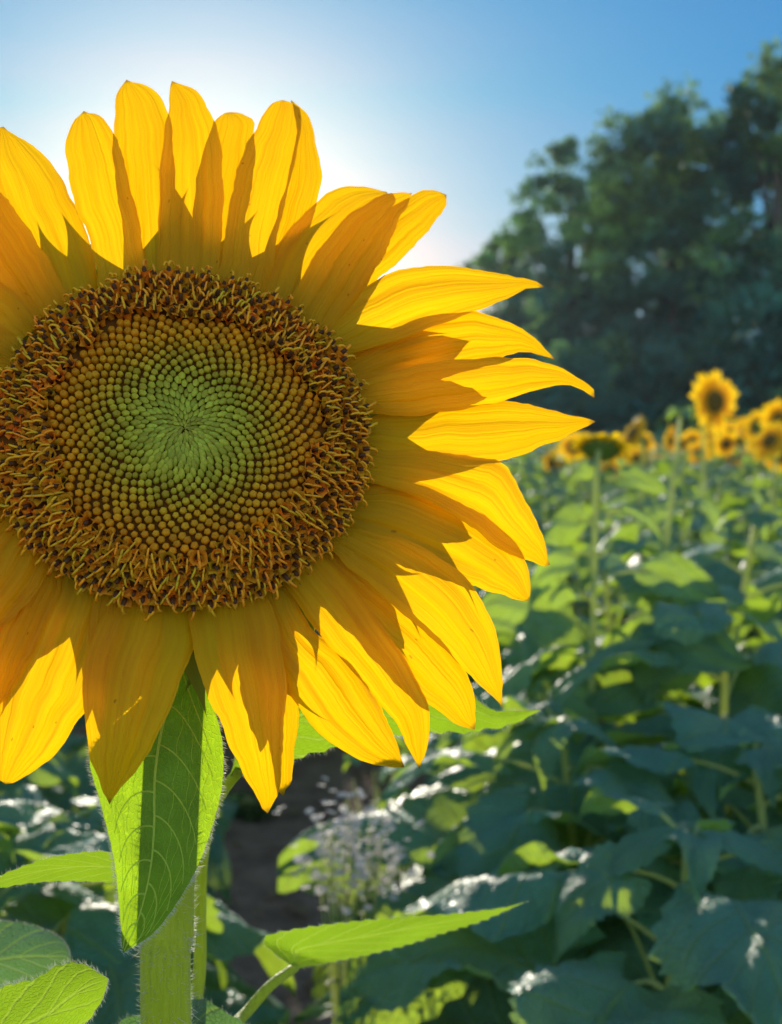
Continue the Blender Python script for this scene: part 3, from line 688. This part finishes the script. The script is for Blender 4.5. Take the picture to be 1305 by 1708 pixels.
traced_leaf([(990,1092),(1030,1042),(1100,1040),(1160,1062),(1176,1110),(1150,1150)],[(988,1096),(965,1140),(990,1195),(1050,1205),(1110,1182),(1150,1150)], (2.26, 2.2), [M['leaf'], M['fstem']], parent=stalk, origin=SO, fold=.25, wave=.2, tiltd=.45, seed=31, tooth=5)
FL = [(1055,730,58,'sunflower in bloom just right of the green backed one'),
 (957,752,42,'sunflower head just left of the green backed one'),(920,780,34,'small distant sunflower nearest the tips of the big petals'),
 (1062,772,36,None),(1018,790,34,None),(940,772,34,None),(972,748,30,None),(928,762,24,None),(1028,768,28,None),(1098,775,28,None),(1150,768,26,None),(1222,772,30,None),(1262,748,34,None),(1120,742,40,None),(1165,762,34,None),(1212,748,36,None),(1238,742,36,None),
 (1266,720,44,None),(1300,706,52,'sunflower at the right edge of the picture, half cut off by it'),(1284,742,62,'large headed dark centred sunflower near the right edge'),
 (1302,768,48,'low yellow sunflower head touching the right edge'),(1232,784,26,None),(1156,742,30,None),(892,757,22,None),(840,792,20,None),(965,836,26,'lone small sunflower low among the leaves below the others'),
 (1010,760,32,None),(985,775,26,None),(1090,760,24,None),(1190,752,30,None),(1250,765,26,None),(880,790,20,None),(905,770,24,None),(930,795,26,None),(1040,752,34,None),(1075,745,30,None),(1105,770,26,None),(1135,748,30,None),(1178,770,26,None),(1205,770,24,None),(1275,775,30,None),(1292,735,36,None),(1245,722,34,None),(865,775,18,None),(1000,800,22,None),(1140,775,20,None),(1330,740,46,None),(1380,730,40,None),(900,812,20,None),(1220,728,30,None),(1185,735,26,None)]
for i, (x, y, s_, lab) in enumerate(FL):
    rr_ = random.Random(i)
    flowering(x, y-7, s_*1.36, lab or ('small blurred yellow sunflower head left of the tall one' if x < 1120 else 'small blurred yellow sunflower head just below the tall one' if x < 1215 else 'small blurred yellow sunflower head right of the tall one' if x < 1305 else 'yellow sunflower head beyond the right edge'), -pi/2+rr_.choice([-.9, -.3, 0, .2, .9, 1.3, -1.3, .4, 2.6]), rr_.uniform(-.3, .7), s_ > 50, 20+i, rad=.13, group=None if lab else G1, nl=7, lo=s_ < 40)

# ------------------------------------------------------------------ leafy plants
protos = [plant(.98+.03*i, 50+i, nl=15, size=1.15) for i in range(7)]
protos_big = [plant(1.0+.04*i, 70+i, nl=18, size=1.6, zlow=.42, hi=True) for i in range(5)]
protos_far = [plant(1.0+.03*i, 80+i, nl=11, lo=True, size=1.15) for i in range(4)]
GF = 'leafy sunflower plants of the field'
used = set()
def put(kind, idx, x, y, rz, sc, label, group=GF):
    pool = (protos, protos_far, protos_big)[kind]; o = pool[idx]
    if (kind, idx) in used: o = copy_tree(o)
    else: used.add((kind, idx))
    o.location = (x, y, 0); o.rotation_euler = (0, 0, rz); o.scale = (sc, sc, sc); tag(o, label, 'plant', group); return o
near_spec = [  # px, distance, scale, label
 (1150, 1.55, .92, 'large leafed plant at the bottom right, closest to the camera on that side'),
 (1330, 1.75, .92, 'leafy plant cut by the lower right edge of the picture'),
 (930, 1.95, .88, 'broad leafed teal green plant just right of the low horizontal leaf'),
 (1210, 2.15, .98, 'leafy plant behind the closest one at the lower right'),
 (1040, 2.55, 1.0, 'leafy plant with a bright backlit leaf below the green backed sunflower'),
 (850, 2.5, .80, 'leafy plant below the drooping petals behind the white wildflowers'),
 (60, 1.75, .82, 'dark leafed plant left of the main stem'),
 (-120, 1.5, .85, 'dark leafed plant at the lower left edge'),
 (345, 1.7, .52, 'low plant with a teal leaf directly right of the main stem'),
 (190, 2.5, .62, 'shaded leafy plant behind the hanging leaf'),
]
plants_xy = []
for i, (px, d, sc, lab) in enumerate(near_spec):
    p = P(px, 900, d); put(2, i % 5, p[0], p[1], random.Random(i*7).uniform(0, 6.28), sc, lab, None); plants_xy.append((p[0], p[1]))
EXCL = []   # bare strip of soil between two rows, running away from the camera
def soil_strip(x, y): return (-.13*y-.30 < x < -.01*y+.24 and y < 5.0)
def field_label(x, y):
    px = 652.5+x/y*K
    if px < 60: a = 'beyond the left edge of the picture'
    elif px < 350: a = 'behind the hanging leaf and main stem'
    elif px < 640: a = 'past the bare soil right of the main stem'
    elif px < 850: a = 'behind the lower right petals'
    elif px < 980: a = 'between the petal tips and the pale stalk'
    elif px < 1090: a = 'around the pale stalk of the green backed bloom'
    elif px < 1215: a = 'below the tall blooming sunflower'
    elif px < 1330: a = 'along the right edge'
    else: a = 'beyond the right edge of the picture'
    b = 'near leafy plant' if y < 3 else 'leafy plant midway back' if y < 5 else 'leafy plant far back' if y < 7.5 else 'tiny leafy plant farthest back'
    return b+' '+a
cand = []
r = random.Random(17)
for row in range(-16, 22):
    for k in range(0, 70):
        x = .28+row*.62+r.uniform(-.10, .10); y = 1.7+k*.40+r.uniform(-.12, .12)
        if y < 1.6 or soil_strip(x, y): continue
        if y < 3.4 and abs(x-.18*y) < .22: continue
        if abs(x) > .42*y+1.6: continue
        if any((x-a)**2+(y-b)**2 < .10 for a, b in plants_xy): continue
        cand.append((y, x))
cand.sort()
# near: individual things; beyond: one mass
vis = [c for c in cand if 0 and c]
cnt = 0; farl = []
for y, x in cand:
    inview = -.36*y-.5 < x < .36*y+.5
    if y < 10.5 and inview and cnt < 245:
        lo = y > 4.5; idx = cnt % (4 if lo else 7)
        put(1 if lo else 0, idx, x, y, r.uniform(0, 6.28), r.uniform(.84, 1.04)*(1+.01*y),
            field_label(x, y), GF); cnt += 1
    else: farl.append((x, y))
print('individual plants', cnt, 'far', len(farl))
# far mass of the field
mb = MB(); tmp = []
for sdd in range(3):
    t = MB(); rr_ = random.Random(300+sdd)
    for i in range(9):
        z0 = 1.05*(.45+.55*(i+.5)/9); az = i*2.4; k = rr_.uniform(.9, 1.3)
        base = np.array([cos(az)*.12, sin(az)*.12, z0+.05]); blade(t, base, az, rr_.uniform(-.4, .4), .24*k, .20*k, rr_.uniform(.4, 1.2), rr_, n=5, m=4)
    tmp.append((np.concatenate(t.v), t.f, np.concatenate(t.uv)))
for x, y in farl+[(r.uniform(-.5, .55)*y_, y_) for y_ in [r.uniform(29, 36) for _ in range(500)]]:
    Vv, F, Uv = tmp[r.randint(0, 2)]; a = r.uniform(0, 6.28); ca, sa = cos(a), sin(a); s_ = r.uniform(.9, 1.1)
    mb.add(np.stack([x+(Vv[:, 0]*ca-Vv[:, 1]*sa)*s_, y+(Vv[:, 0]*sa+Vv[:, 1]*ca)*s_, Vv[:, 2]*s_], 1), F, Uv)
o = mb.build('sunflower_field', M['leaf']); tag(o, 'green mass of leafy sunflower plants stretching to the trees', 'field', kind='stuff')

# ------------------------------------------------------------------ wildflowers and weeds
def weed(px, py, d, hpx, wpx, label, nleaf, nbl, seed, cat='weed', name='weed', leaf=.035):
    r = random.Random(seed); top = P(px, py, d); w = wpx/K*d; root = empty(name, (top[0], top[1], 0)); st = MB(); lv = MB(); bl = []
    ht = top[2]; low_ = ht-hpx/K*d
    for i in range(26):
        a = r.uniform(0, 6.28); q_ = sqrt(r.random())*w; z = r.uniform(low_*.6+ht*.4, ht); pts = spline([(0, 0, 0), (q_*cos(a)*.35, q_*sin(a)*.35, z*.6), (q_*cos(a), q_*sin(a), z)], 10)
        st.tube(pts, np.linspace(.003, .001, 10), 5)
        for k in range(nleaf):
            f = r.uniform(.45, 1.0); j = int(f*9); az = r.uniform(0, 6.28); L = leaf*r.uniform(.6, 1.5)
            blade(lv, pts[j], az, r.uniform(-.5, .8), L, L*.45, r.uniform(0, 1), r, n=5, m=3)
        for k in range(int(nbl*r.uniform(.3, 1.9))): bl.append(pts[-1]+np.array([r.gauss(0, .026), r.gauss(0, .026), r.gauss(-.005, .03)]))
    st.build('stem', M['fstem'], root); lv.build('foliage', M['weed'], root)
    if bl:
        rest = MB()
        for n_, c in enumerate(bl):
            m_ = MB() if n_ < 100 else rest; az = r.uniform(0, 6.28); tl = r.uniform(0, .8); rd = r.uniform(.006, .0085)
            nf = np.array([cos(az)*sin(tl), sin(az)*sin(tl), cos(tl)]); u = np.cross(nf, [0.1, 1, 0]); u /= np.linalg.norm(u); v = np.cross(nf, u)
            for p_ in range(7):
                a = p_*2*pi/7; e = cos(a)*u+sin(a)*v; g = -sin(a)*u+cos(a)*v
                m_.add([c, c+e*rd*.6+g*rd*.28, c+e*rd+nf*.001, c+e*rd*.6-g*rd*.28], [(0, 1, 2, 3)])
            th = np.arange(6)*pi/3; G = np.array([c+rd*.28*(np.cos(th)[:, None]*u+np.sin(th)[:, None]*v), c+nf*.0016+rd*.1*(np.cos(th)[:, None]*u+np.sin(th)[:, None]*v)]); m_.grid(G, closed=True, mi=1)
            if n_ < 100: m_.build('blossom', [M['white'], M['eye']], root)
        if rest.n: tag(rest.build('blossoms', [M['white'], M['eye']], root), kind='stuff')
    tag(root, label, cat); return root
weed(580, 1350, 1.75, 150, 62, 'tuft of tiny whitish wildflowers with sunlit blossoms beside the bare soil', 3, 11, 1, 'wildflower', 'wildflower_plant', .025)
weed(690, 1400, 2.05, 170, 70, 'shaded bluish white wildflowers right of the sunlit tuft', 5, 5, 2, 'wildflower', 'wildflower_plant', .03)
weed(640, 1275, 2.5, 160, 70, 'dark green weed behind the wildflowers under the petal tips', 12, 0, 3)
weed(700, 1500, 1.95, 160, 60, 'low bushy weed below the shaded wildflowers', 12, 0, 4)
weed(415, 1330, 4.6, 80, 60, 'dark weed at the far end of the bare soil patch', 12, 0, 5)
weed(840, 1580, 1.8, 160, 80, 'small leafed weed at the foot of the teal leaved plant', 12, 0, 6)
weed(130, 1480, 2.0, 200, 120, 'dark tangled weed left of the main stem', 12, 0, 7)
# dead leaves lying on the soil
mb = MB(); r = random.Random(5)
for _ in range(500):
    x, y = r.uniform(-1.6, 1.2), r.uniform(1.2, 5); L = r.uniform(.02, .08)
    blade(mb, (x, y, float(hgt(x, y))-.02+r.uniform(0, .02)), r.uniform(0, 6.28), r.uniform(-.3, .5), L, L*.6, r.uniform(0, 1.5), r, n=5, m=4)
tag(mb.build('leaf_litter', M['dry']), 'dry brown leaf litter on the bare soil', 'leaf litter', kind='stuff')

# ------------------------------------------------------------------ trees
def tree(name, label, dist, lobes, leaf, nper, seed, trunk_px, group=None, dense=1.0):
    r = np.random.default_rng(seed); c0 = P(trunk_px, 700, dist); root = empty(name, (c0[0], c0[1], 0)); o0 = np.array([c0[0], c0[1], 0])
    mb = MB(); tb = MB(); pr = random.Random(seed)
    topz = max(P(x, y, dist)[2] for x, y, q in lobes)
    spn = spline([(0, 0, -.2), (.2, 0, topz*.35), (-.1, .1, topz*.8)], 12); tb.tube(spn, np.linspace(.30, .06, 12), 10)
    Vs = []; Cs = []
    for (x, y, q) in lobes:
        R = q/K*dist; c = P(x, y, dist+pr.uniform(-1.6, 1.6))-o0
        k = int(np.clip((c[2]/topz)*10, 2, 11)); tb.tube(spline([spn[k]*.9, (spn[k]+c)/2+np.array([0, 0, -.3]), c], 8), np.linspace(.07, .02, 8), 6)
        nc = max(8, int(27*(R**1.7)*dense)); # clumps
        dirs = r.normal(size=(nc, 3)); dirs /= np.linalg.norm(dirs, axis=1)[:, None]
        rad_ = R*(.35+.65*r.random(nc)**.5)*(1+.24*r.normal(size=nc)); cc = c+dirs*rad_[:, None]*np.array([1, 1, .95])
        for ci in cc:
            if ci[2] < .2: ci[2] = .2+.3*r.random()
            n_ = int(nper*(.6+.8*r.random())); s_ = R*.10+.20
            pts = ci+r.normal(size=(n_, 3))*s_*np.array([1, 1, .7])*(.45+.3*r.random())
            Vs.append(pts); tn = pr.uniform(.45, 1.7); wm = pr.uniform(.7, 1.2); Cs.append(np.tile([tn*wm, tn, tn*.95, 1.0], (n_, 1)))
    pts = np.concatenate(Vs); n_ = len(pts); pts[:, 2] = np.maximum(pts[:, 2], .05)
    a = r.normal(size=(n_, 3)); a /= np.linalg.norm(a, axis=1)[:, None]; b = r.normal(size=(n_, 3)); b -= a*(a*b).sum(1)[:, None]; b /= np.linalg.norm(b, axis=1)[:, None]
    L = leaf*(.6+.8*r.random(n_))[:, None]
    Q = np.stack([pts-a*L*.5, pts+b*L*.32, pts+a*L*.5, pts-b*L*.32], 1).reshape(-1, 3)
    F = np.arange(n_*4).reshape(-1, 4)
    mb.v = [Q]; mb.uv = [np.tile([[.5, 0], [1, .5], [.5, 1], [0, .5]], (n_, 1))]; mb.c = [np.repeat(np.concatenate(Cs), 4, axis=0)]; mb.f = F.tolist(); mb.mi = [0]*n_; mb.n = n_*4
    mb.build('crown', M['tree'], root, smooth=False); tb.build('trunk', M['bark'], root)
    tag(root, label, 'tree', group); print(name, n_); return root
T = 34
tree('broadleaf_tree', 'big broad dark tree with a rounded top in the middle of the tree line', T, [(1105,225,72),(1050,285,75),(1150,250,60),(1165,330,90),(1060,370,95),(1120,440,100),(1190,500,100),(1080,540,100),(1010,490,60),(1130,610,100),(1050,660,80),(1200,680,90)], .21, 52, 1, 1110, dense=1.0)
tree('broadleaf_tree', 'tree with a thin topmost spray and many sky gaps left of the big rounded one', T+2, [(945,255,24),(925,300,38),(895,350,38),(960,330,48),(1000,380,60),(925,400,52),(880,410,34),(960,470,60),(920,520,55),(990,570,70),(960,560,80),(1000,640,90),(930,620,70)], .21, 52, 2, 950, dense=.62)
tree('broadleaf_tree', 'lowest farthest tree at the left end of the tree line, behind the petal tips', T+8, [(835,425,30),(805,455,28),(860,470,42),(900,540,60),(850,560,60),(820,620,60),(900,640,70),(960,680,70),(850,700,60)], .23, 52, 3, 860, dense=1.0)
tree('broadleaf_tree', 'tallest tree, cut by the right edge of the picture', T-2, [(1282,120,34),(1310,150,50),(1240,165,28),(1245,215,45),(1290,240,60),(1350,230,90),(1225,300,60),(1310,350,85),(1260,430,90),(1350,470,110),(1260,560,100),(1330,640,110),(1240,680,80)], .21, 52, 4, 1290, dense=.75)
# thin stalk with an unopened bud rising in front of the tall sunflower
rt = plant(P(1146, 685, 3.9)[2], 41, nl=7, name='budding_sunflower', size=.75, zlow=.45, bare=.12); p_ = P(1135, 685, 3.9); rt.location = (p_[0], p_[1], 0)
tag(rt, 'slim stalk with small top leaves and no bloom, left of the tall sunflower', 'plant')
for i, (x, lab) in enumerate(((850, 'low bushy thicket at the left foot of the tree line'), (960, 'low bushy thicket at the foot of the middle trees'), (1080, 'low bushy thicket behind the green backed bloom'), (1200, 'low bushy thicket directly behind the tall sunflower'), (1310, 'low bushy thicket at the right foot of the tree line'))):
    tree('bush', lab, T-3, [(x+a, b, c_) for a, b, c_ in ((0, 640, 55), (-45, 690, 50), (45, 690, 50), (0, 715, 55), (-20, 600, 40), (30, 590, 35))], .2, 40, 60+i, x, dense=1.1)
G2t = 'trees hidden beyond the frame'
for i, (x, d, s_) in enumerate([(1520,34,1.0),(1750,36,1.1),(560,56,.42),(380,57,.38),(150,57,.42),(-80,56,.45),(-320,54,.5)]):
    q_ = s_*(34/d)**0
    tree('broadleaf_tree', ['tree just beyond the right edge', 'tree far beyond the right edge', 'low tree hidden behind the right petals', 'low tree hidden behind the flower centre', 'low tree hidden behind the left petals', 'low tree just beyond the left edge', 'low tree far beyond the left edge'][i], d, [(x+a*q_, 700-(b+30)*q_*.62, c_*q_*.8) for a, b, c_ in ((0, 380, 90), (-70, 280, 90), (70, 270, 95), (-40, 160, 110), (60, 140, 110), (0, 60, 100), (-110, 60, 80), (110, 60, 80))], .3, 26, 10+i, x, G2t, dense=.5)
# ------------------------------------------------------------------ haze
q = NM('haze air'); vo = q.n('ShaderNodeVolumePrincipled'); vo.inputs['Color'].default_value = (.70, .86, 1.0, 1)
vo.inputs['Density'].default_value = .00045; vo.inputs['Anisotropy'].default_value = .45; q.l(vo.outputs[0], q.out.inputs['Volume'])
x0, x1, y0, y1, z0, z1 = -90, 90, -30, 64, -1.2, 22
mb = MB(); mb.add([(x, y, z) for z in (z0, z1) for y in (y0, y1) for x in (x0, x1)], [(0, 2, 3, 1), (4, 5, 7, 6), (0, 1, 5, 4), (2, 6, 7, 3), (0, 4, 6, 2), (1, 3, 7, 5)])
hz = mb.build('haze', q.m, smooth=False); tag(hz, kind='stuff')
